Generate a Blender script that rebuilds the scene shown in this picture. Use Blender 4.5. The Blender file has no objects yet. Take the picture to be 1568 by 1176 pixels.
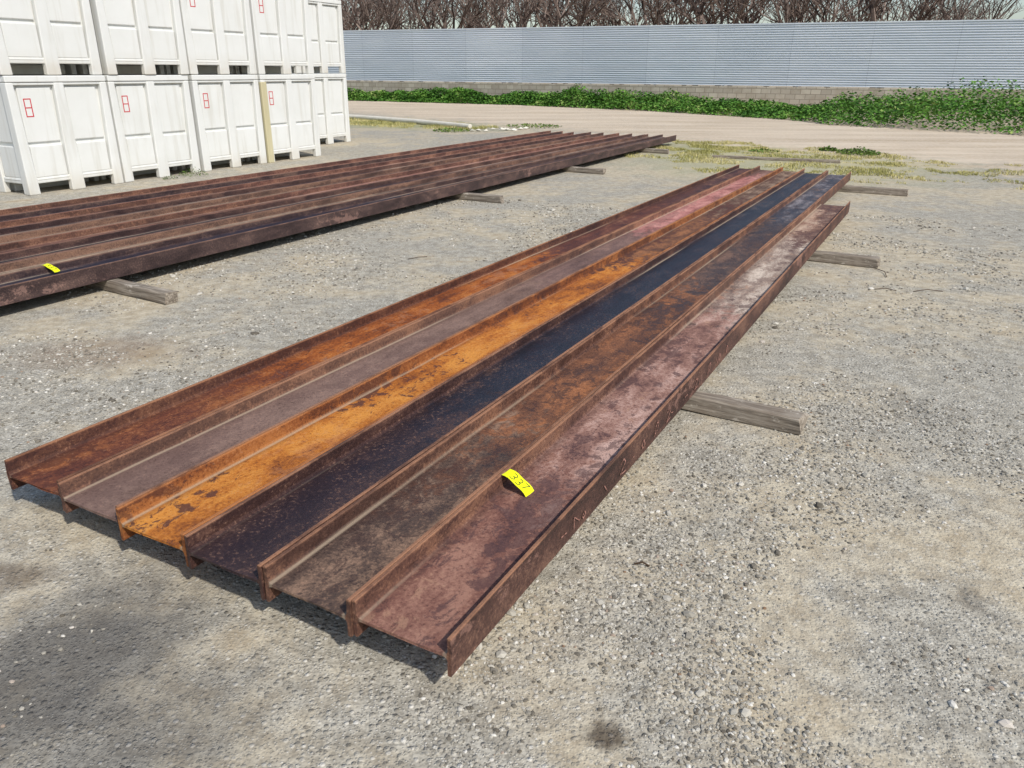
import bpy, math, random
import numpy as np
from mathutils import Matrix, Vector, noise as mn
random.seed(7); rng=np.random.default_rng(7)
scene=bpy.context.scene
A=math.radians(29.0)
U=np.array([math.sin(A),math.cos(A),0.]); NV=np.array([math.cos(A),-math.sin(A),0.])
def P(s,n,z=0.): 
    v=U*s+NV*n; return Vector((v[0],v[1],z))
def S(r,g,b,k=1.0):
    f=lambda c:((c/255.)/12.92 if c/255.<=.04045 else ((c/255.+.055)/1.055)**2.4)*k
    return (f(r),f(g),f(b),1.)
# ---------------- node helpers
class M:
    def __init__(s,name):
        s.m=bpy.data.materials.new(name); s.m.use_nodes=True; s.t=s.m.node_tree
        s.b=s.t.nodes['Principled BSDF']
    def n(s,ty,out=0,props=None,**inp):
        nd=s.t.nodes.new('ShaderNode'+ty)
        for k,v in (props or {}).items(): setattr(nd,k,v)
        for k,v in inp.items():
            key=int(k[1:]) if k[0]=='i' and k[1:].isdigit() else k.replace('_',' ')
            s.set(nd.inputs[key],v)
        return nd.outputs[out]
    def set(s,sock,v):
        if isinstance(v,bpy.types.NodeSocket): s.t.links.new(v,sock)
        else: sock.default_value=v
    def math(s,op,a,b=0.,c=0.,clamp=False):
        return s.n('Math',props=dict(operation=op,use_clamp=clamp),i0=a,i1=b,i2=c)
    def mix(s,f,a,b,mode='MIX'):
        nd=s.t.nodes.new('ShaderNodeMix'); nd.data_type='RGBA'; nd.blend_type=mode
        s.set(nd.inputs[0],f); s.set(nd.inputs[6],a); s.set(nd.inputs[7],b); return nd.outputs[2]
    def ramp(s,f,stops,interp='LINEAR'):
        nd=s.t.nodes.new('ShaderNodeValToRGB'); cr=nd.color_ramp; cr.interpolation=interp
        while len(cr.elements)<len(stops): cr.elements.new(0.5)
        for e,(p,c) in zip(cr.elements,stops):
            e.position=p; e.color=c if not isinstance(c,(int,float)) else (c,c,c,1)
        s.set(nd.inputs[0],f); return nd.outputs[0]
    def smooth(s,x,a,b,lo=0.,hi=1.):
        nd=s.t.nodes.new('ShaderNodeMapRange'); nd.interpolation_type='SMOOTHSTEP'
        s.set(nd.inputs[0],x); nd.inputs[1].default_value=a; nd.inputs[2].default_value=b
        nd.inputs[3].default_value=lo; nd.inputs[4].default_value=hi; return nd.outputs[0]
    def obj(s): return s.n('TexCoord',out=3)
    def map(s,v,scale=(1,1,1),loc=(0,0,0),rot=(0,0,0)):
        return s.n('Mapping',Vector=v,Scale=scale,Location=loc,Rotation=rot)
    def noise(s,v,sc,det=4.,rough=.55,dist=0.,col=False):
        return s.n('TexNoise',out=1 if col else 0,Vector=v,Scale=sc,Detail=det,Roughness=rough,Distortion=dist)
    def bump(s,h,st,dist,nrm=None):
        kw=dict(Height=h,Strength=st,Distance=dist)
        if nrm is not None: kw['Normal']=nrm
        return s.n('Bump',**kw)
    def out(s,col,rough=.8,metal=0.,nrm=None,spec=.3):
        s.set(s.b.inputs['Base Color'],col); s.set(s.b.inputs['Roughness'],rough); s.set(s.b.inputs['Metallic'],metal)
        s.set(s.b.inputs['Specular IOR Level'],spec)
        if nrm is not None: s.set(s.b.inputs['Normal'],nrm)
        return s.m
def mesh_obj(name,verts,faces,mats=(),smooth=False,parent=None,fm=None):
    me=bpy.data.meshes.new(name); me.from_pydata([tuple(v) for v in verts],[],[tuple(f) for f in faces])
    for m in mats: me.materials.append(m)
    if fm is not None: me.polygons.foreach_set('material_index',np.array(fm,dtype=np.int32))
    if smooth: me.polygons.foreach_set('use_smooth',np.ones(len(me.polygons),dtype=bool))
    me.update(); ob=bpy.data.objects.new(name,me); scene.collection.objects.link(ob)
    if parent: ob.parent=parent
    return ob
def fast_mesh(name,V,Fc,mats,smooth=False,mi=None):
    V=np.asarray(V,dtype=np.float32); Fc=np.asarray(Fc,dtype=np.int32); m,k=Fc.shape
    me=bpy.data.meshes.new(name); me.vertices.add(len(V)); me.vertices.foreach_set('co',V.ravel())
    me.loops.add(m*k); me.loops.foreach_set('vertex_index',Fc.ravel())
    me.polygons.add(m); me.polygons.foreach_set('loop_start',np.arange(0,m*k,k,dtype=np.int32))
    me.polygons.foreach_set('loop_total',np.full(m,k,dtype=np.int32))
    for mm in mats: me.materials.append(mm)
    if mi is not None: me.polygons.foreach_set('material_index',np.asarray(mi,dtype=np.int32))
    me.polygons.foreach_set('use_smooth',np.full(m,smooth,dtype=bool))
    me.update(calc_edges=True); me.validate()
    ob=bpy.data.objects.new(name,me); scene.collection.objects.link(ob); return ob
def boxes(name,bl,mat,parent=None,bevel=0.,mats=None):
    V=[];F=[];fm=[]
    for b in bl:
        mi=0
        if len(b)==7: mi=b[6]; b=b[:6]
        o=len(V)
        if len(b)==6:
            x0,x1,y0,y1,z0,z1=b
            V+=[(x0,y0,z0),(x1,y0,z0),(x1,y1,z0),(x0,y1,z0),(x0,y0,z1),(x1,y0,z1),(x1,y1,z1),(x0,y1,z1)]
        else: V+=list(b)
        for f in [(0,3,2,1),(4,5,6,7),(0,1,5,4),(1,2,6,5),(2,3,7,6),(3,0,4,7)]:
            F.append(tuple(i+o for i in f)); fm.append(mi)
    ob=mesh_obj(name,V,F,mats or [mat],parent=parent,fm=fm)
    if bevel:
        md=ob.modifiers.new('bevel','BEVEL'); md.width=bevel; md.segments=2; md.limit_method='ANGLE'
    return ob

# ================= MATERIALS
FD=np.array([-0.907,0.421,0.]); FN=np.array([-0.421,-0.907,0.]); F0=np.array([11.47,34.71,0.])
def ground_material():
    g=M('gravel_ground'); o=g.obj()
    big=g.noise(o,.45,2,.6); mid=g.noise(o,2.1,4,.7); fine=g.noise(o,12,3,.7); vf=g.noise(o,85,1,.6)
    patch=g.math('ADD',g.math('MULTIPLY',big,.45),g.math('MULTIPLY',mid,.55))
    patch=g.smooth(patch,.42,.59)
    dirt=g.mix(g.smooth(fine,.3,.7),S(166,153,130),S(198,187,163))
    grav=g.mix(g.smooth(fine,.3,.7),S(147,142,130),S(187,182,168))
    base=g.mix(patch,grav,dirt)
    def stones(sc,amt):
        nd=g.t.nodes.new('ShaderNodeTexVoronoi'); g.set(nd.inputs['Vector'],o); nd.inputs['Scale'].default_value=sc
        d,c=nd.outputs[0],nd.outputs[1]
        sp=g.t.nodes.new('ShaderNodeSeparateColor'); g.set(sp.inputs[0],c)
        m=g.math('MULTIPLY',g.smooth(d,.3,.48,1.,0.),g.math('GREATER_THAN',sp.outputs[0],1-amt))
        col=g.ramp(sp.outputs[1],[(0,S(112,106,95)),(.4,S(154,149,137)),(.8,S(190,185,172)),(1,S(214,210,200))])
        return m,col,d
    m1,c1,d1=stones(56,.6); m2,c2,d2=stones(135,.8)
    dens=g.math('SUBTRACT',1.0,g.math('MULTIPLY',patch,.6))
    base=g.mix(g.math('MULTIPLY',g.smooth(vf,.36,.56,.45,0.),dens),base,S(108,102,91))
    base=g.mix(g.math('MULTIPLY',m2,g.math('MULTIPLY',dens,.75)),base,c2)
    base=g.mix(g.math('MULTIPLY',m1,g.math('MULTIPLY',dens,.8)),base,c1)
    base=g.mix(g.smooth(mid,.60,.74,0.,.4),base,S(138,120,94))
    jn=g.math('MULTIPLY',g.math('SUBTRACT',mid,.5),1.3); jf=g.math('MULTIPLY',g.math('SUBTRACT',fine,.5),1.6)
    def spot(x,y,rx,ry,amt,col,base,rot=0.,soft=.5):
        v=g.n('VectorMath',props=dict(operation='SUBTRACT'),i0=o,i1=(x,y,0))
        if rot: v=g.map(v,rot=(0,0,rot))
        v=g.n('VectorMath',props=dict(operation='MULTIPLY'),i0=v,i1=(1/rx,1/ry,0))
        L=g.n('VectorMath',out=1,props=dict(operation='LENGTH'),i0=v)
        L=g.math('ADD',L,jn if rx>.15 else jf)
        return g.mix(g.smooth(L,1.-soft,1.+soft,amt,0.),base,col)
    dark_grey=S(74,72,71)  # dark grey tone mixed into the ground colour as soft-edged patches
    base=spot(-1.22,1.62,.27,.40,.72,dark_grey,base,.5,.7)
    base=spot(-.82,1.38,.2,.26,.5,dark_grey,base,.2,.7)
    base=spot(-1.62,2.02,.16,.07,.5,S(92,74,56),base)
    base=spot(.24,1.41,.055,.04,.75,S(66,54,42),base,0,.6)
    base=spot(1.42,1.95,.04,.07,.4,dark_grey,base,0,.6)
    base=spot(-2.3,4.1,.4,.25,.35,S(130,100,70),base)
    base=spot(1.9,3.4,.1,.2,.25,dark_grey,base,0,.5)
    base=spot(4.9,14.6,2.6,3.0,.5,S(172,168,122),base,.4,.5)
    base=spot(3.9,17.0,2.0,1.2,.4,S(156,156,108),base,0,.5)
    base=spot(-4.0,24.,4.0,1.7,.6,S(140,144,94),base,.5,.5)
    p=g.n('SeparateXYZ',Vector=o); sy=g.t.nodes[-1].outputs[1]
    dx,dy=8.22+5.67,12.77-28.67; L=math.hypot(dx,dy); nx,ny=-dy/L,dx/L
    dist=g.math('ADD',g.math('MULTIPLY',p,nx),g.math('MULTIPLY',sy,ny))
    dist=g.math('SUBTRACT',dist,(-5.67*nx+28.67*ny))
    dist=g.math('ADD',dist,g.math('MULTIPLY',g.math('SUBTRACT',mid,.5),6.))
    rm=g.smooth(dist,-.8,1.8)
    tr=g.noise(g.map(o,rot=(0,0,.85),scale=(.18,1.3,1)),1.0,5,.65)
    road=g.mix(g.smooth(tr,.32,.68),S(180,162,138),S(210,194,172))
    road=g.mix(g.smooth(fine,.45,.7,.0,.6),road,S(214,203,185))
    road=g.mix(g.smooth(mid,.56,.7,.0,.4),road,S(164,148,122))
    base=g.mix(g.math('MULTIPLY',rm,.9),base,road)
    h=g.math('MULTIPLY',m1,g.math('SUBTRACT',.6,d1))
    h=g.math('ADD',h,g.math('MULTIPLY',g.math('MULTIPLY',m2,g.math('SUBTRACT',.6,d2)),.5))
    h=g.math('MULTIPLY',h,dens)
    h=g.math('ADD',h,g.math('MULTIPLY',vf,.35))
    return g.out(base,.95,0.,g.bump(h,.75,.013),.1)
GROUND=ground_material()
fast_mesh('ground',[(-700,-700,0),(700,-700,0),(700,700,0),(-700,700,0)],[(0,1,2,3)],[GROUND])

def pebbles():
    ph=(1+5**.5)/2
    iv=np.array([(-1,ph,0),(1,ph,0),(-1,-ph,0),(1,-ph,0),(0,-1,ph),(0,1,ph),(0,-1,-ph),(0,1,-ph),(ph,0,-1),(ph,0,1),(-ph,0,-1),(-ph,0,1)])/1.9
    ifc=np.array([(0,11,5),(0,5,1),(0,1,7),(0,7,10),(0,10,11),(1,5,9),(5,11,4),(11,10,2),(10,7,6),(7,1,8),(3,9,4),(3,4,2),(3,2,6),(3,6,8),(3,8,9),(4,9,5),(2,4,11),(6,2,10),(8,6,7),(9,8,1)])
    pts=[]
    while len(pts)<50000:
        r=1.15+ (random.random()**1.7)*8.5; th=random.uniform(-.72,.72)
        x=r*math.sin(th); y=r*math.cos(th)
        v=mn.noise(Vector((x*.9,y*.9,3.)))+.6*mn.noise(Vector((x*2.7,y*2.7,1.)))
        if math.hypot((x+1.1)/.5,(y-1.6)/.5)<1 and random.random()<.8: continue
        if random.random()< .28+1.3*v: pts.append((x,y))
    pts=np.array(pts); n=len(pts)
    d=np.hypot(pts[:,0],pts[:,1])
    sz=(.0018+.0044*rng.random(n)**2.2)*(1+.13*d)
    bigm=rng.random(n)<.008; sz[bigm]*=2.3
    sc=np.stack([sz*rng.uniform(.8,1.5,n),sz*rng.uniform(.7,1.1,n),sz*rng.uniform(.45,.8,n)],1)
    V=iv[None]*(1+.34*(rng.random((n,12,1))-.5))*sc[:,None,:]
    a=rng.random(n)*6.28; c,s_=np.cos(a)[:,None],np.sin(a)[:,None]
    X=V[...,0]*c-V[...,1]*s_; Y=V[...,0]*s_+V[...,1]*c
    V=np.stack([X+pts[:,:1],Y+pts[:,1:],V[...,2]+sc[:,2:3]*.3],2).reshape(-1,3)
    Fc=(ifc[None]+12*np.arange(n)[:,None,None]).reshape(-1,3)
    g=M('loose_stone'); r=g.n('NewGeometry',out=8)
    col=g.ramp(r,[(0,S(98,92,82)),(.3,S(138,133,122)),(.6,S(161,156,144)),(.88,S(184,179,167)),(.97,S(212,208,198)),(1,S(128,102,80))])
    fast_mesh('loose_gravel',V,Fc,[g.out(col,.95,spec=.1)])
pebbles()

# ---- rust materials
BH=.118
def rust(name,zones,flange,seed,gloss=.6,patch=None,pamt=.7,outer=None,fleck=.25,sat=.95,ed=.5,edge=(152,108,80)):
    g=M(name); o0=g.obj(); o=g.map(o0,loc=(seed*3.1,seed*7.7,seed))
    a=g.noise(g.map(o,scale=(1,.45,1)),7,5,.66,.3)
    b=g.noise(o,85,3,.75,.2)
    st=g.noise(g.map(o,scale=(1,.03,1)),11,2,.6)
    pt=g.noise(g.map(o,scale=(1.,.7,1)),15,8,.74,.5)
    lo=g.noise(g.map(o,scale=(1.,.25,1)),3.4,2,.5)
    f=g.math('ADD',g.math('MULTIPLY',a,.52),g.math('MULTIPLY',b,.28)); f=g.math('ADD',f,g.math('MULTIPLY',st,.20))
    sx=g.n('SeparateXYZ',Vector=o0); y=g.t.nodes[-1].outputs[1]; zz=g.t.nodes[-1].outputs[2]
    yj=g.math('ADD',y,g.math('MULTIPLY',g.math('SUBTRACT',pt,.5),3.))
    yj=g.math('ADD',yj,g.math('MULTIPLY',g.math('SUBTRACT',lo,.5),2.))
    col=None
    for y0,(c0,c1,c2) in zones:
        r=g.ramp(f,[(.39,S(*c0)),(.49,S(*c1)),(.59,S(*c2))])
        col=r if col is None else g.mix(g.smooth(yj,y0-.3,y0+.3),col,r)
    pc=patch or (66,42,38)
    thr=g.math('ADD',pt,g.math('MULTIPLY',g.math('SUBTRACT',lo,.5),.8))
    pm=g.smooth(thr,.53,.58)
    col=g.mix(g.math('MULTIPLY',pm,pamt),col,S(*pc))
    pm2=g.smooth(thr,.31,.38,1.,0.)
    col=g.mix(g.math('MULTIPLY',pm2,fleck),col,S(176,136,108))
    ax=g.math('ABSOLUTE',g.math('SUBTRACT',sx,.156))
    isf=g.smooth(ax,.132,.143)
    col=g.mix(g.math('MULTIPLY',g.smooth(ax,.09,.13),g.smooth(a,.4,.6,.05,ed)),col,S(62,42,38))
    fr=g.ramp(f,[(.39,S(*flange[0])),(.49,S(*flange[1])),(.59,S(*flange[2]))])
    fr=g.mix(g.math('MULTIPLY',pm,.5),fr,S(56,36,32))
    fr=g.mix(.2,fr,col)
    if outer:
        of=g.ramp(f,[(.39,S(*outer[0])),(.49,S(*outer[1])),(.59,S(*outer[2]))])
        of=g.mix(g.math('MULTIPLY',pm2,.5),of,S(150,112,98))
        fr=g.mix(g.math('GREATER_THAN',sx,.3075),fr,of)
    tip=g.math('MULTIPLY',g.smooth(zz,BH-.008,BH-.002),g.smooth(a,.36,.56,.2,.8))
    fr=g.mix(tip,fr,S(*edge))
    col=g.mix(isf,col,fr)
    bl=g.math('MULTIPLY',g.smooth(b,.55,.7),g.smooth(a,.42,.6,.06,.45))
    col=g.mix(bl,col,S(158,120,96))
    col=g.mix(g.smooth(b,.30,.42,.45,0.),col,S(44,32,30))
    dz=g.smooth(ax,.124,.132); dz2=g.smooth(ax,.136,.142,1.,0.)
    col=g.mix(g.math('MULTIPLY',g.math('MULTIPLY',dz,dz2),g.smooth(st,.42,.58,0.,.6)),col,S(164,146,124))
    col=g.n('HueSaturation',Saturation=sat,Color=col)
    bw=g.n('RGBToBW',Color=col)
    rough=g.smooth(bw,.02,.10,gloss,.95)
    h=g.math('ADD',b,g.math('MULTIPLY',thr,1.3))
    return g.out(col,rough,0.,g.bump(h,.75,.0038),.25)
BROWNF=[(60,40,34),(94,63,50),(136,94,68)]
DARKF=[(42,29,28),(72,47,41),(106,72,56)]
ORANGEF=[(74,43,30),(122,72,42),(160,102,56)]
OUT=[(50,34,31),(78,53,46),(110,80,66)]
mats_main=[
 rust('rust_steel_a',[(0,[(74,42,36),(104,60,44),(144,88,52)]),(1.1,[(88,46,28),(150,82,36),(184,116,56)]),(4.0,[(62,38,36),(90,54,46),(118,74,58)]),(7.,[(52,38,40),(76,52,50),(104,72,64)])],DARKF,1,.7,(78,44,36),.7,sat=1.),
 rust('rust_steel_b',[(0,[(92,70,62),(116,92,82),(134,108,96)]),(3.2,[(84,64,60),(108,84,78),(130,102,92)]),(5.4,[(128,78,70),(176,114,106),(202,146,134)]),(9.8,[(80,56,50),(116,84,74),(142,108,94)])],BROWNF,2,.75,(100,76,70),.4,fleck=.1,ed=.35),
 rust('rust_steel_c',[(0,[(110,60,34),(172,104,42),(204,138,62)]),(1.8,[(104,60,38),(172,102,42),(202,134,60)]),(4.2,[(72,50,44),(108,74,56),(148,100,68)]),(6.5,[(62,48,44),(100,78,66),(150,128,108)])],ORANGEF,3,.75,(86,54,46),.9,fleck=.15,sat=1.,edge=(162,106,64)),
 rust('rust_steel_d',[(0,[(38,29,32),(54,41,43),(78,58,54)]),(1.2,[(30,30,37),(38,38,47),(54,50,56)]),(6.0,[(34,34,40),(44,45,52),(78,76,80)])],DARKF,4,.42,(42,32,38),.5,fleck=.06,ed=.3),
 rust('rust_steel_e',[(0,[(54,44,41),(88,70,60),(138,110,90)]),(1.0,[(76,50,40),(114,74,52),(158,98,56)]),(3.6,[(54,47,48),(80,66,62),(114,88,76)]),(6.4,[(46,46,54),(68,68,76),(132,128,132)])],BROWNF,5,.42,(62,46,42),.65,fleck=.2),
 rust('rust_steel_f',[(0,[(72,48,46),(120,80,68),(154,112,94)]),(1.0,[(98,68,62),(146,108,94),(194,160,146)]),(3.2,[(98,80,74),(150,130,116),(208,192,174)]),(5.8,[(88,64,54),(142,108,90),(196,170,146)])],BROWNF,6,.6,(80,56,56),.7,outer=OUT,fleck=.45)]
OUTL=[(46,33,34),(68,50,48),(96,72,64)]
mats_left=[
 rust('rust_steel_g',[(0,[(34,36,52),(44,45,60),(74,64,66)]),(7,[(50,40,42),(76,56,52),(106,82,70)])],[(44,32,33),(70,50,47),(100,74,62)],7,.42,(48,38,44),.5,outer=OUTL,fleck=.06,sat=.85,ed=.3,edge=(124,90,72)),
 rust('rust_steel_h',[(0,[(92,76,62),(136,112,90),(172,148,120)]),(7,[(64,54,50),(98,80,70),(146,120,104)])],BROWNF,8,.7,(88,70,60),.5,sat=.85,edge=(124,90,72)),
 rust('rust_steel_i',[(0,[(66,40,36),(104,62,52),(142,94,78)]),(6,[(98,60,54),(154,102,90),(192,146,130)])],BROWNF,9,.7,(70,46,44),.5,sat=.9,edge=(130,88,72)),
 rust('rust_steel_j',[(0,[(28,30,40),(36,38,50),(58,56,62)]),(8,[(64,46,43),(94,68,60),(128,98,86)])],DARKF,10,.4,(38,33,40),.4,fleck=.05,sat=.85,ed=.3,edge=(112,80,66))]

# ---- wide-flange beam on its side
def beam(name,mat,s0,n0,z0,length,ang=A):
    w,h,tf,tw=.312,BH,.012,.009; zc=h/2; c=.002; fr=.011
    prof=[(0,c),(c,0),(tf-c,0),(tf,c)]
    zb=zc-tw/2; zt=zc+tw/2
    prof+= [(tf, zb-fr),(tf+fr*.3,zb-fr*.3),(tf+fr,zb)]
    prof+= [(w*.33,zb),(w*.66,zb)]
    prof+= [(w-tf-fr,zb),(w-tf-fr*.3,zb-fr*.3),(w-tf,zb-fr)]
    prof+= [(w-tf,c),(w-tf+c,0),(w-c,0),(w,c)]
    prof+= [(w,zc),(w,h-c),(w-c,h),(w-tf+c,h),(w-tf,h-c)]
    prof+= [(w-tf,zt+fr),(w-tf-fr*.3,zt+fr*.3),(w-tf-fr,zt)]
    prof+= [(w*.66,zt),(w*.33,zt)]
    prof+= [(tf+fr,zt),(tf+fr*.3,zt+fr*.3),(tf,zt+fr)]
    prof+= [(tf,h-c),(tf-c,h),(c,h),(0,h-c),(0,zc)]
    k=len(prof); ns=int(length/.12)+1; V=[];F=[]
    sd=random.random()*50
    for j in range(ns+1):
        y=length*j/ns; bx=.003*mn.noise(Vector((y*.5,sd,0))); bz=.002*mn.noise(Vector((y*.4,sd,5)))
        for (x,z) in prof:
            e=.0018*mn.noise(Vector((x*9,y*5,z*9+sd)))
            V.append((x+bx+e,y if 0<j<ns else y+e*3,z+bz+e))
    for j in range(ns):
        for i in range(k):
            i2=(i+1)%k; F.append((j*k+i,(j+1)*k+i,(j+1)*k+i2,j*k+i2))
    F.append(tuple(range(k))); F.append(tuple(ns*k+i for i in reversed(range(k))))
    ob=mesh_obj(name,V,F,[mat])
    ob.location=P(s0,n0,z0); ob.rotation_euler=(0,0,-ang)
    return ob
ZB=.086
AM=A-math.radians(.35)
ends=[12.02,11.98,12.04,11.93,11.96,9.12]
for i in range(6):
    s0=1.235+random.uniform(-.012,.012)
    ob=beam('steel_i_beam',mats_main[i],s0,-2.752+.3165*i,ZB+random.uniform(0,.003),ends[i]-s0,AM)
    if i==5: BEAM6=ob
AL=A-math.radians(1.0)
lm=[0,1,3,2,1,3,2,0,2]
lend=[16.95,16.9,16.75,16.8,16.6,16.7,16.45,16.5,16.6]
pivot=P(2.5,-5.12)
ul=Vector((math.sin(AL),math.cos(AL),0)); nl=Vector((math.cos(AL),-math.sin(AL),0))
for i in range(9):
    p=pivot+nl*(-.312-.3195*i)-ul*(2.0+random.uniform(-.2,.2))
    s0=p.x*U[0]+p.y*U[1]; n0=p.x*NV[0]+p.y*NV[1]
    beam('steel_i_beam',mats_left[lm[i]],s0,n0,ZB+random.uniform(0,.004),lend[i]-s0,AL)

# ---- timber dunnage
g=M('weathered_timber'); o=g.obj(); gr=g.noise(g.map(o,scale=(.06,1,1)),60,4,.7,.4); bl=g.noise(o,6,3,.6)
col=g.ramp(gr,[(.3,S(80,74,66)),(.5,S(136,126,113)),(.7,S(176,167,153))]); col=g.mix(g.smooth(bl,.45,.7,0,.4),col,S(112,98,84))
col=g.mix(g.smooth(g.noise(g.map(o,scale=(.5,1,1)),18,4,.7),.6,.66,0,.6),col,S(198,190,176))
WOOD=g.out(col,.9,nrm=g.bump(gr,.8,.005),spec=.15)
def timber(s,n0,n1,w=.09,h=.082,rot=0.):
    L=n1-n0; ns=14; V=[];F=[]
    for j in range(ns+1):
        x=L*j/ns; e=[.005*random.uniform(-1,1) for _ in range(8)]; c=.007
        ring=[(-w/2+c,0),(w/2-c,0),(w/2,c),(w/2,h-c),(w/2-c,h),(-w/2+c,h),(-w/2,h-c),(-w/2,c)]
        for q,(y,z) in enumerate(ring): V.append((x+(e[q]*3 if j==ns else 0),y+e[q]*.6,max(0,z+e[(q+3)%8]*.5)))
    for j in range(ns):
        for i in range(8):
            i2=(i+1)%8; F.append((j*8+i,j*8+i2,(j+1)*8+i2,(j+1)*8+i))
    F.append(tuple(reversed(range(8)))); F.append(tuple(ns*8+i for i in range(8)))
    ob=mesh_obj('timber_dunnage',V,F,[WOOD]); ob.location=P(s,n0,0.001); ob.rotation_euler=(0,0,-A+rot); return ob
timber(3.40,-2.7,-.37,rot=-.02)
timber(6.93,-2.7,-.40)
timber(11.42,-2.7,-.46)
timber(14.75,-3.95,-1.75,h=.05,rot=.14)
timber(3.42,-8.1,-4.5,rot=-.03)
timber(8.2,-8.4,-4.70)
timber(11.42,-8.4,-4.72)
timber(15.0,-8.4,-4.88)

# ---- lot tags
g=M('yellow_tag'); YEL=g.out(S(226,232,20),.55,spec=.3)
g=M('marker_ink'); INK=g.out(S(50,52,40),.6)
def tag(s,n,z,rot,slope,Lx=.115,Wy=.052,text='337'):
    e=bpy.data.objects.new('lot_tag',None); scene.collection.objects.link(e)
    V=[];F=[];nx=10
    zf=lambda t:.012*math.sin(t*3.1)+.003*math.sin(t*9)
    for i in range(nx+1):
        t=i/nx; x=Lx*t
        for j in range(3): V.append((x,(j-1)*Wy/2,zf(t)+.003*((j-1)**2)))
    for i in range(nx):
        for j in range(2): a=i*3+j; F.append((a,a+3,a+4,a+1))
    mesh_obj('sheet',V,F,[YEL],smooth=True,parent=e)
    G={'3':[(0,1),(.55,1),(.7,.8),(.55,.55),(.25,.52),(.6,.48),(.72,.25),(.5,.02),(0,.05)],'7':[(0,.95),(.7,1),(.45,.55),(.3,0)]}
    V=[];F=[]; x0=Lx*.22
    for ch in text:
        jit=random.uniform(-.002,.002)
        pts=[(x0+p[0]*.022+p[1]*.003,-.015+jit+p[1]*.032) for p in G[ch]]
        for a,b in zip(pts[:-1],pts[1:]):
            a=np.array(a);b=np.array(b);d=b-a;l=np.hypot(*d);nn=np.array([-d[1],d[0]])/l*.0013; d=d/l*.001; o_=len(V)
            for q in (a-nn-d,b-nn+d,b+nn+d,a+nn-d): V.append((q[0],q[1],zf(q[0]/Lx)+.003*(q[1]/(Wy/2))**2+.0018))
            F.append((o_,o_+1,o_+2,o_+3))
        x0+=.026
    mesh_obj('digits',V,F,[INK],parent=e)
    e.location=P(s,n,z); e.rotation_euler=(Matrix.Rotation(-A+rot,3,'Z')@Matrix.Rotation(slope,3,'Y')).to_euler()
tag(2.05,-1.160,ZB+BH+.001,-.10,.50)
tag(3.05,-5.462,ZB+BH+.006,.25,.42)

g=M('worn_paint_mark'); o=g.obj(); PM=g.out(g.mix(g.smooth(g.noise(o,80,4,.75),.48,.58),S(168,124,112),S(80,55,48)),.9,spec=.1)
def marks():
    V=[];F=[]
    def stroke(pts,w=.006):
        for (a,b) in zip(pts[:-1],pts[1:]):
            a=np.array(a);b=np.array(b);d=b-a;l=np.hypot(*d)
            if l<1e-6: continue
            nn=np.array([-d[1],d[0]])/l*w/2; o=len(V)
            for q in (a-nn,b-nn,b+nn,a+nn): V.append((.3172,q[0],q[1]))
            F.append((o,o+1,o+2,o+3))
    y=.62
    glyphs=[[(0,0),(.0,.07),(.05,.02)],[(0,0),(.02,.07),(.05,.06),(.04,.02),(0,.0)],[(0,.035),(.05,.035)],[(0,.06),(.03,.07),(.05,.05),(.0,.0),(.06,.0)],[(0,.07),(.05,.0)],[(0.03,.07),(0,.04),(.02,.0),(.05,.03),(.03,.07)]]
    for i in range(17):
        gl=random.choice(glyphs); k=random.uniform(.4,.8)
        stroke([(y+p[0]*k*1.3,.03+p[1]*k+random.uniform(-.004,.004)) for p in gl],random.uniform(.003,.006)); y+=random.uniform(.04,.2)
    mesh_obj('paint_marks',V,F,[PM],parent=BEAM6)
marks()

# ---- plastic bins
g=M('white_plastic'); o=g.obj(); w_=g.n('NewGeometry',out=0); pz=g.n('SeparateXYZ',Vector=o); z=g.t.nodes[-1].outputs[2]
dn=g.noise(w_,3,3,.6); ds=g.noise(g.map(w_,scale=(1,1,.08)),9,3,.6)
col=g.mix(dn,S(208,209,204),S(222,223,220)); col=g.mix(g.math('MULTIPLY',g.smooth(ds,.5,.72),.25),col,S(172,166,148))
col=g.mix(g.math('MULTIPLY',g.smooth(z,.0,.35,1.,0.),g.smooth(dn,.35,.65,.1,.45)),col,S(180,168,144))
PLAST=g.out(col,.5,nrm=g.bump(dn,.1,.02),spec=.35)
g=M('yellowed_plastic'); o=g.obj(); YP=g.out(g.mix(g.noise(g.map(o,scale=(1,1,.15)),12,5,.6),S(178,168,130),S(200,193,162)),.6)
g=M('red_print'); RED=g.out(S(190,52,62),.6)
W,D,H=1.35,1.18,1.395
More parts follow.
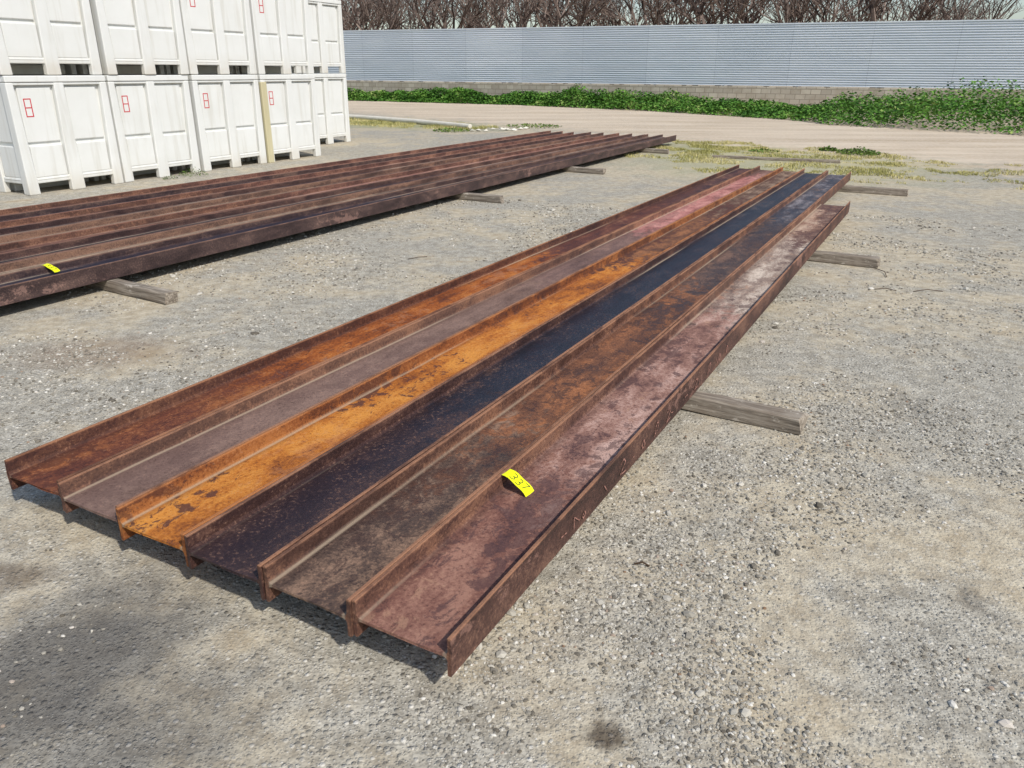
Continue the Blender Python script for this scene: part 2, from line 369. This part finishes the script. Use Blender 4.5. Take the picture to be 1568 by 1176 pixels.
def bin_mesh():
    bl=[]
    bl.append((-D+.07,-.07,.07,W-.07,.16,H-.02))
    bl.append((-D+.02,-.02,.02,W-.02,.13,.20))
    for sx,x in ((1,0.),(-1,-D)):
        def X(d): return x-sx*d
        def bx(d0,d1,y0,y1,z0,z1):
            a,b=sorted((X(d0),X(d1))); bl.append((a,b,y0,y1,z0,z1))
        bx(.0,.08,0.,W,H-.075,H)
        bx(.014,.08,.005,W-.005,H-.11,H-.077)
        for yc,w0,w1 in ((.065,.145,.095),(W/2,.19,.13),(W-.065,.145,.095)):
            if yc<.1: ya,yb,yc0,yd=0.,w0,0.,w1
            elif yc>W-.1: ya,yb,yc0,yd=W-w0,W,W-w1,W
            else: ya,yb,yc0,yd=yc-w0/2,yc+w0/2,yc-w1/2,yc+w1/2
            x0,x1=sorted((X(0.003),X(.08)))
            bl.append([(x0,ya,0),(x1,ya,0),(x1,yb,0),(x0,yb,0),(x0,yc0,H-.08),(x1,yc0,H-.08),(x1,yd,H-.08),(x0,yd,H-.08)])
        for y0,y1 in ((.16,W/2-.11),(W/2+.11,W-.16)):
            bx(.045,.08,y0-.015,y1+.015,.62,H-.135)
            bx(.030,.08,y0-.012,y1+.012,.20,.580)
            bx(.016,.08,y0-.016,y1+.016,.165,.19)
    for sy,y in ((1,0.),(-1,W)):
        def Y(d): return y+sy*d
        def by(d0,d1,x0,x1,z0,z1):
            a,b=sorted((Y(d0),Y(d1))); bl.append((x0,x1,a,b,z0,z1))
        by(.001,.075,-D+.082,-.082,H-.074,H-.001)
        for xa,xb in ((-.13,-.004),(-D/2-.08,-D/2+.08),(-D+.004,-D+.13)):
            by(.004,.08,xa,xb,.0005,H-.078)
        for x0,x1 in ((-D/2+.105,-.15),(-D+.15,-D/2-.105)):
            by(.045,.08,x0,x1,.62,H-.135); by(.03,.08,x0,x1,.20,.580); by(.016,.08,x0,x1,.165,.19)
    bl.append((-D/2-.06,-D/2+.06,.15,W-.15,.0,.125))
    return bl
proto=boxes('plastic_bin_body',bin_mesh(),PLAST,bevel=.011)
dg=bpy.context.evaluated_depsgraph_get(); BM=bpy.data.meshes.new_from_object(proto.evaluated_get(dg)); BM.name='plastic_bin_body'
bpy.data.objects.remove(proto)
lab=[]
def lb(y0,y1,z0,z1): lab.append((-.0455,-.0430,y0,y1,z0,z1))
ly,lz,lw,lh,t=.20,.92,.095,.215,.012
lb(ly,ly+t,lz,lz+lh); lb(ly+lw-t,ly+lw,lz,lz+lh); lb(ly+t,ly+lw-t,lz,lz+t); lb(ly+t,ly+lw-t,lz+lh-t,lz+lh); lb(ly+t,ly+lw-t,lz+lh*.5-t/2,lz+lh*.5+t/2)
tmp=boxes('label',lab,RED); LM=tmp.data; bpy.data.objects.remove(tmp)
AB=A-math.radians(2.2)
def pbin(s,n,z,ang=AB,yp=False):
    e=bpy.data.objects.new('plastic_bin',None); scene.collection.objects.link(e)
    for nm,me in (('body',BM),('label',LM)):
        ob=bpy.data.objects.new(nm,me); scene.collection.objects.link(ob); ob.parent=e
    if yp: boxes('corner_post',[(-.05,.004,-.006,.12,.0,H-.11)],YP,parent=e,bevel=.008)
    e.location=P(s,n,z); e.rotation_euler=(0,0,-ang+random.uniform(-.006,.006))
db=math.radians(-2.2)
for lay in range(3):
    z=.0+lay*(H+.006)
    for k in range(4):
        pbin(5.62+1.405*k*math.cos(db)+random.uniform(-.015,.015),-10.03+1.405*k*math.sin(db)+random.uniform(-.02,.02),z,yp=(k==3 and lay==0))
    for k in range(6):
        pbin(12.43-1.41*k,-11.68+.053*k,z)

# ---- corrugated fence on block wall
HT,HB=3.27,.90
g=M('corrugated_steel'); o=g.obj(); sp=g.n('SeparateXYZ',Vector=o)
pan=g.n('TexWhiteNoise',props=dict(noise_dimensions='1D'),W=g.math('FLOOR',g.math('DIVIDE',sp,3.05)))
n_=g.noise(g.map(o,scale=(.2,1,1)),2.,3,.6)
col=g.mix(n_,S(192,200,208),S(224,228,232)); col=g.mix(g.math('MULTIPLY',pan,.2),col,S(170,180,190))
seam=g.math('LESS_THAN',g.math('FRACT',g.math('DIVIDE',sp,3.05)),.005); col=g.mix(g.math('MULTIPLY',seam,.35),col,S(110,118,128))
STEEL=g.out(col,.4,.25,spec=.5)
fence=bpy.data.objects.new('corrugated_fence',None); scene.collection.objects.link(fence)
start=-34.; end=75.
nw=26; per=8; zz=np.linspace(HB,HT,nw*per+1); off=.026*np.sin((zz-HB)/(HT-HB)*nw*2*math.pi)
xs=np.arange(start,end+.1,3.05); V=[(x,o_-0.,z) for x in xs for z,o_ in zip(zz,off)]; k=len(zz)
Fc=[(i*k+j,i*k+j+1,(i+1)*k+j+1,(i+1)*k+j) for i in range(len(xs)-1) for j in range(k-1)]
sheet=fast_mesh('sheeting',V,Fc,[STEEL],smooth=True); sheet.parent=fence
boxes('top_cap',[(start,end,-.03,.03,HT,HT+.05)],STEEL,parent=fence)
boxes('posts',[(x,x+.08,-.13,-.045,0,HT-.1) for x in np.arange(start,end,3.05)],STEEL,parent=fence)
mx=Matrix(((FD[0],FN[0],0,F0[0]),(FD[1],FN[1],0,F0[1]),(0,0,1,0),(0,0,0,1)))
fence.matrix_world=mx
g=M('concrete_block'); o=g.obj(); v=g.map(o,rot=(math.pi/2,0,0))
br=g.n('TexBrick',Vector=v,Color1=S(184,176,160),Color2=S(160,152,138),Mortar=S(128,120,108),Scale=1.,Mortar_Size=.012,Brick_Width=.40,Row_Height=.20)
dn=g.noise(o,2.5,4,.65); col=g.mix(g.smooth(dn,.4,.65,0,.4),br,S(140,128,110))
BLK=g.out(col,.95)
bw=boxes('block_wall',[(start,end,-.10,.10,0,HB-.02)],BLK); bw.matrix_world=mx

# ---- weeds & bushes along fence
def leafcloud(name,pts,sizes,mat):
    n=len(pts); pts=np.asarray(pts)
    a=rng.random(n)*6.28; tilt=rng.uniform(-1.1,1.1,n)
    d1=np.stack([np.cos(a),np.sin(a),np.zeros(n)],1)
    d2=np.stack([-np.sin(a)*np.cos(tilt),np.cos(a)*np.cos(tilt),np.sin(tilt)],1)
    s_=np.asarray(sizes)[:,None]
    V=np.stack([pts-d1*s_*.5,pts-d2*s_*.38,pts+d1*s_*.5,pts+d2*s_*.38],1)
    V[:,:,2]=np.maximum(V[:,:,2],.003)
    return fast_mesh(name,V.reshape(-1,3),np.arange(4*n).reshape(n,4),[mat])
def leafmat(name,cols):
    g=M(name); r=g.n('NewGeometry',out=8); w=g.n('NewGeometry',out=0)
    big=g.noise(w,.9,3,.6)
    f=g.math('ADD',g.math('MULTIPLY',r,.5),g.math('MULTIPLY',g.smooth(big,.35,.65),.5))
    return g.out(g.ramp(f,cols),.7,spec=.15)
WEED=leafmat('weed_leaf',[(0,S(42,72,28)),(.4,S(70,112,40)),(.75,S(98,138,56)),(1,S(150,164,96))])
al=[-30,-16,-7.4,-2.6,-1.6,-.5,4.4,11.3,20.4,30]; dd=[22,16,12.1,10.3,8.6,7.8,4.9,2.7,2.6,2.4]
hh=[1.0,1.0,1.0,.70,.28,.32,.54,.54,.50,.44]; bk=[2,1.2,1.,1.,2.,2.,.4,.3,.3,.3]
pts=[];sz=[]
while len(pts)<135000:
    a=random.uniform(-22,27)
    d=np.interp(a,al,dd); b=np.interp(a,al,bk); u=random.random()
    dist=b+(d-b)*u+random.uniform(-.2,.2)
    if a<-2 and random.random()<.35 and u<.5: continue
    p=F0+FD*a+FN*dist
    nz=mn.noise(Vector((p[0]*.55,p[1]*.55,0)))+.6*mn.noise(Vector((p[0]*1.7,p[1]*1.7,4)))
    edge=max(.12,min(1,(d-dist)/.9+.25+.4*mn.noise(Vector((p[0]*.8,p[1]*.8,7)))))
    h=np.interp(a,al,hh)*(.78+.85*nz)*edge
    if h<.04: continue
    pts.append((p[0],p[1],h*(random.random()**.6))); sz.append(random.uniform(.05,.13))
leafcloud('weeds',pts,sz,WEED)

GRASS=leafmat('dry_grass_blade',[(0,S(128,130,72)),(.4,S(162,156,96)),(.7,S(188,178,122)),(1,S(206,194,150))])
def blades(name,specs,mat):
    V=[]
    for (cx,cy,rx,ry,rot,n,h0,h1,thr) in specs:
        c,s_=math.cos(rot),math.sin(rot); k=0; tries=0
        while k<n and tries<n*12:
            tries+=1
            r=math.sqrt(random.random()); t=random.random()*6.283; a,b=r*math.cos(t)*rx,r*math.sin(t)*ry
            x,y=cx+a*c-b*s_,cy+a*s_+b*c
            nz=mn.noise(Vector((x*1.3,y*1.3,9)))+.6*mn.noise(Vector((x*4,y*4,2)))
            if nz<thr+.35*r*r-.1: continue
            k+=1; h=random.uniform(h0,h1)*(.6+max(0,nz)); az=random.random()*6.283; w=random.uniform(.004,.009)
            lx,ly=math.cos(az+1.2)*h*random.uniform(.2,1.),math.sin(az+1.2)*h*random.uniform(.2,1.)
            V+=[(x-math.cos(az)*w,y-math.sin(az)*w,.0),(x+math.cos(az)*w,y+math.sin(az)*w,.0),(x+lx,y+ly,h)]
    return fast_mesh(name,V,np.arange(len(V)).reshape(-1,3),[mat])
blades('dry_grass',[(4.9,14.6,2.7,3.4,.4,17000,.02,.05,-.1),(3.9,17.2,2.2,1.4,-.3,7000,.02,.06,-.1),(-4.2,24.4,4.5,1.5,-.6,12000,.03,.10,-.2),(7.5,12.5,2.,2.,0,2500,.01,.04,.2)],GRASS)
GR2=leafmat('green_weed_leaf',[(0,S(50,74,30)),(.5,S(86,112,46)),(1,S(130,142,74))])
tp=[];ts=[]
def clump(x,y,r,h,n,size=.03):
    for _ in range(n):
        q=math.sqrt(random.random())*r; t=random.random()*6.283
        tp.append((x+q*math.cos(t),y+q*math.sin(t),h*(1-q/r*.7)*random.random())); ts.append(random.uniform(.6,1.3)*size)
for (s,n,r,h,k) in [(17.0,-1.7,.40,.16,700),(17.4,-2.3,.2,.1,300),(8.05,-9.95,.22,.14,300),(7.6,-9.9,.12,.06,100),(16.5,-3.4,.3,.06,200),(17.6,-11.6,.5,.12,400),(20.3,-10.6,.8,.1,500)]:
    q=P(s,n); clump(q.x,q.y,r,h,k,.05 if s>10 else .02)
leafcloud('small_weeds',tp,ts,GR2)

# ---- white pipe and scraps
def tube(name,pts,r,mat,seg=10):
    V=[];F=[]
    for i,p in enumerate(pts):
        p=Vector(p); d=(Vector(pts[min(i+1,len(pts)-1)])-Vector(pts[max(i-1,0)])).normalized()
        a=d.cross(Vector((0,0,1))).normalized(); b=a.cross(d)
        for j in range(seg):
            t=j/seg*6.2832; V.append(p+a*math.cos(t)*r+b*math.sin(t)*r)
    for i in range(len(pts)-1):
        for j in range(seg): F.append((i*seg+j,i*seg+(j+1)%seg,(i+1)*seg+(j+1)%seg,(i+1)*seg+j))
    F.append(tuple(range(seg))); F.append(tuple((len(pts)-1)*seg+j for j in reversed(range(seg))))
    return mesh_obj(name,V,F,[mat])
g=M('pvc'); PVC=g.out(g.mix(g.noise(g.obj(),4,4,.6),S(196,188,170),S(232,228,216)),.6)
tube('irrigation_pipe',[(-6.2,26.7,.07),(-4.9,25.7,.075),(-3,23.9,.075),(-1.17,21.8,.07)],.065,PVC,12)
tube('steel_rod',[(3.84,6.58,.012),(3.92,6.42,.02),(3.99,6.28,.01)],.004,PVC,6)
g=M('dry_stick'); STK=g.out(S(70,54,40),.9)
for (s,n,l) in [(6.35,.1,.22),(6.2,-.2,.15),(5.2,-3.9,.18),(2.05,-.62,.05),(6.6,-.3,.3)]:
    q=P(s,n); a=random.random()*3
    tube('dry_twig',[(q.x,q.y,.006),(q.x+l*.5*math.cos(a),q.y+l*.5*math.sin(a),.014),(q.x+l*math.cos(a+.2),q.y+l*math.sin(a+.2),.006)],.003,STK,5)
V=[];F=[]
for (x,y) in [(-.4,21.6),(-.15,21.3),(.25,21.7),(-.9,20.9)]:
    for _ in range(3):
        o_=len(V); cx,cy=x+random.uniform(-.2,.2),y+random.uniform(-.2,.2)
        for q in range(5):
            t=q/5*6.28; rr=random.uniform(.04,.11); V.append((cx+rr*math.cos(t),cy+rr*math.sin(t),random.uniform(.01,.05)))
        V.append((cx,cy,.07)); F+=[(o_+q,o_+(q+1)%5,o_+5) for q in range(5)]
mesh_obj('paper_scraps',V,F,[PVC])

# ---- bare orchard trees (one mass)
def tree_segs(seed):
    r=random.Random(seed); segs=[]
    def grow(p,d,L,rad,lev):
        n=3 if lev<3 else 2
        q=p
        for i in range(n):
            d2=(d+Vector((r.uniform(-1,1),r.uniform(-1,1),r.uniform(-.6,.9)))*.20).normalized()
            q2=q+d2*L/n; r0=rad*(1-.35*i/n); r1=rad*(1-.35*(i+1)/n)
            segs.append((q,q2,r0,r1)); q=q2; d=d2
            if lev<4 and i>0 or lev in(2,3):
                k=r.randint(1,2) if lev<3 else (1 if lev==3 else 0)
                for _ in range(k):
                    side=Vector((r.uniform(-1,1),r.uniform(-1,1),r.uniform(-.2,.7)))
                    grow(q,(d*.5+side*.7).normalized(),L*r.uniform(.5,.75),r1*.62,lev+1)
        if lev<4:
            for _ in range(2 if lev<3 else 1):
                side=Vector((r.uniform(-1,1),r.uniform(-1,1),r.uniform(-.1,.6)))
                grow(q,(d*.8+side*.6).normalized(),L*r.uniform(.6,.8),r1*.75,lev+1)
    t=Vector((0,0,1.1)); segs.append((Vector((0,0,0)),t,.15,.12))
    for i in range(4):
        a=i*1.57+r.uniform(-.4,.4)
        grow(t,Vector((math.cos(a)*.6,math.sin(a)*.6,1.)).normalized(),2.0,.08,1)
    return segs
def seg_mesh(segs):
    p0=np.array([s[0] for s in segs]);p1=np.array([s[1] for s in segs]);r0=np.array([s[2] for s in segs]);r1=np.array([s[3] for s in segs])
    r0=np.maximum(r0,.011); r1=np.maximum(r1,.007)
    d=p1-p0; d/=np.linalg.norm(d,axis=1)[:,None]+1e-9
    ref=np.where(np.abs(d[:,2:3])<.9,np.array([[0,0,1.]]),np.array([[1.,0,0]]))
    a=np.cross(d,ref); a/=np.linalg.norm(a,axis=1)[:,None]; b=np.cross(d,a)
    V=[]
    for (p,r) in ((p0,r0),(p1,r1)):
        for k in range(3):
            t=k*2.0944; V.append(p+a*(math.cos(t)*r)[:,None]+b*(math.sin(t)*r)[:,None])
    V=np.stack(V,1); n=len(segs)
    f=np.array([(0,1,4,3),(1,2,5,4),(2,0,3,5)]); Fc=(f[None]+6*np.arange(n)[:,None,None]).reshape(-1,4)
    return V.reshape(-1,3),Fc
protos=[seg_mesh(tree_segs(k)) for k in range(4)]
VV=[];FF=[];o_=0
for row,dist in enumerate((-6,-10.5,-15)):
    for a in np.arange(-26,44,3.8):
        V0,F0_=protos[random.randrange(4)]
        an=random.random()*6.28; c,s_=math.cos(an),math.sin(an); sc=random.uniform(1.2,1.5)
        if a<-4: sc*=max(.36,1+(a+4)*.085)
        x=V0[:,0]*c-V0[:,1]*s_; y=V0[:,0]*s_+V0[:,1]*c
        base=F0+FD*(a+random.uniform(-.8,.8)+(row%2)*1.9)+FN*(dist+random.uniform(-.6,.6))
        VV.append(np.stack([x*sc+base[0],y*sc+base[1],V0[:,2]*sc],1)); FF.append(F0_+o_); o_+=len(V0)
g=M('bare_bark'); r=g.n('NewGeometry',out=8); BARK=g.out(g.ramp(r,[(0,S(66,56,52)),(.5,S(100,87,80)),(1,S(150,134,124))]),.9,spec=.0)
VV=np.concatenate(VV); FF=np.concatenate(FF)
fast_mesh('bare_orchard_trees',VV,FF,[BARK])

# ================= LIGHT
EL=math.radians(46); AZ=math.radians(143)
w=bpy.data.worlds.new('World'); scene.world=w; w.use_nodes=True; nt=w.node_tree
sky=nt.nodes.new('ShaderNodeTexSky'); sky.sky_type='NISHITA'; sky.sun_disc=False; sky.sun_elevation=EL; sky.sun_rotation=AZ
sky.air_density=1.; sky.dust_density=1.5; sky.ozone_density=1.
nt.links.new(sky.outputs[0],nt.nodes['Background'].inputs[0]); nt.nodes['Background'].inputs[1].default_value=.15
sd=bpy.data.lights.new('sun','SUN'); sd.energy=3.7; sd.angle=math.radians(1.8); sd.color=(1,.955,.885)
so=bpy.data.objects.new('sun',sd); scene.collection.objects.link(so)
dirv=Vector((math.sin(AZ)*math.cos(EL),math.cos(AZ)*math.cos(EL),math.sin(EL)))
so.rotation_euler=dirv.to_track_quat('Z','Y').to_euler(); so.location=(0,0,20)
# ================= CAMERA
cd=bpy.data.cameras.new('camera'); cam=bpy.data.objects.new('camera',cd); scene.collection.objects.link(cam)
cd.sensor_width=36; cd.lens=1178/1568*36; cd.clip_end=2000; cd.clip_start=.05
R=Matrix.Rotation(math.radians(90-22.25),3,'X')@Matrix.Rotation(math.radians(0.35),3,'Z')
cam.location=(0,0,1.5); cam.rotation_euler=R.to_euler(); scene.camera=cam
scene.view_settings.view_transform='Standard'; scene.view_settings.look='None'; scene.view_settings.exposure=0
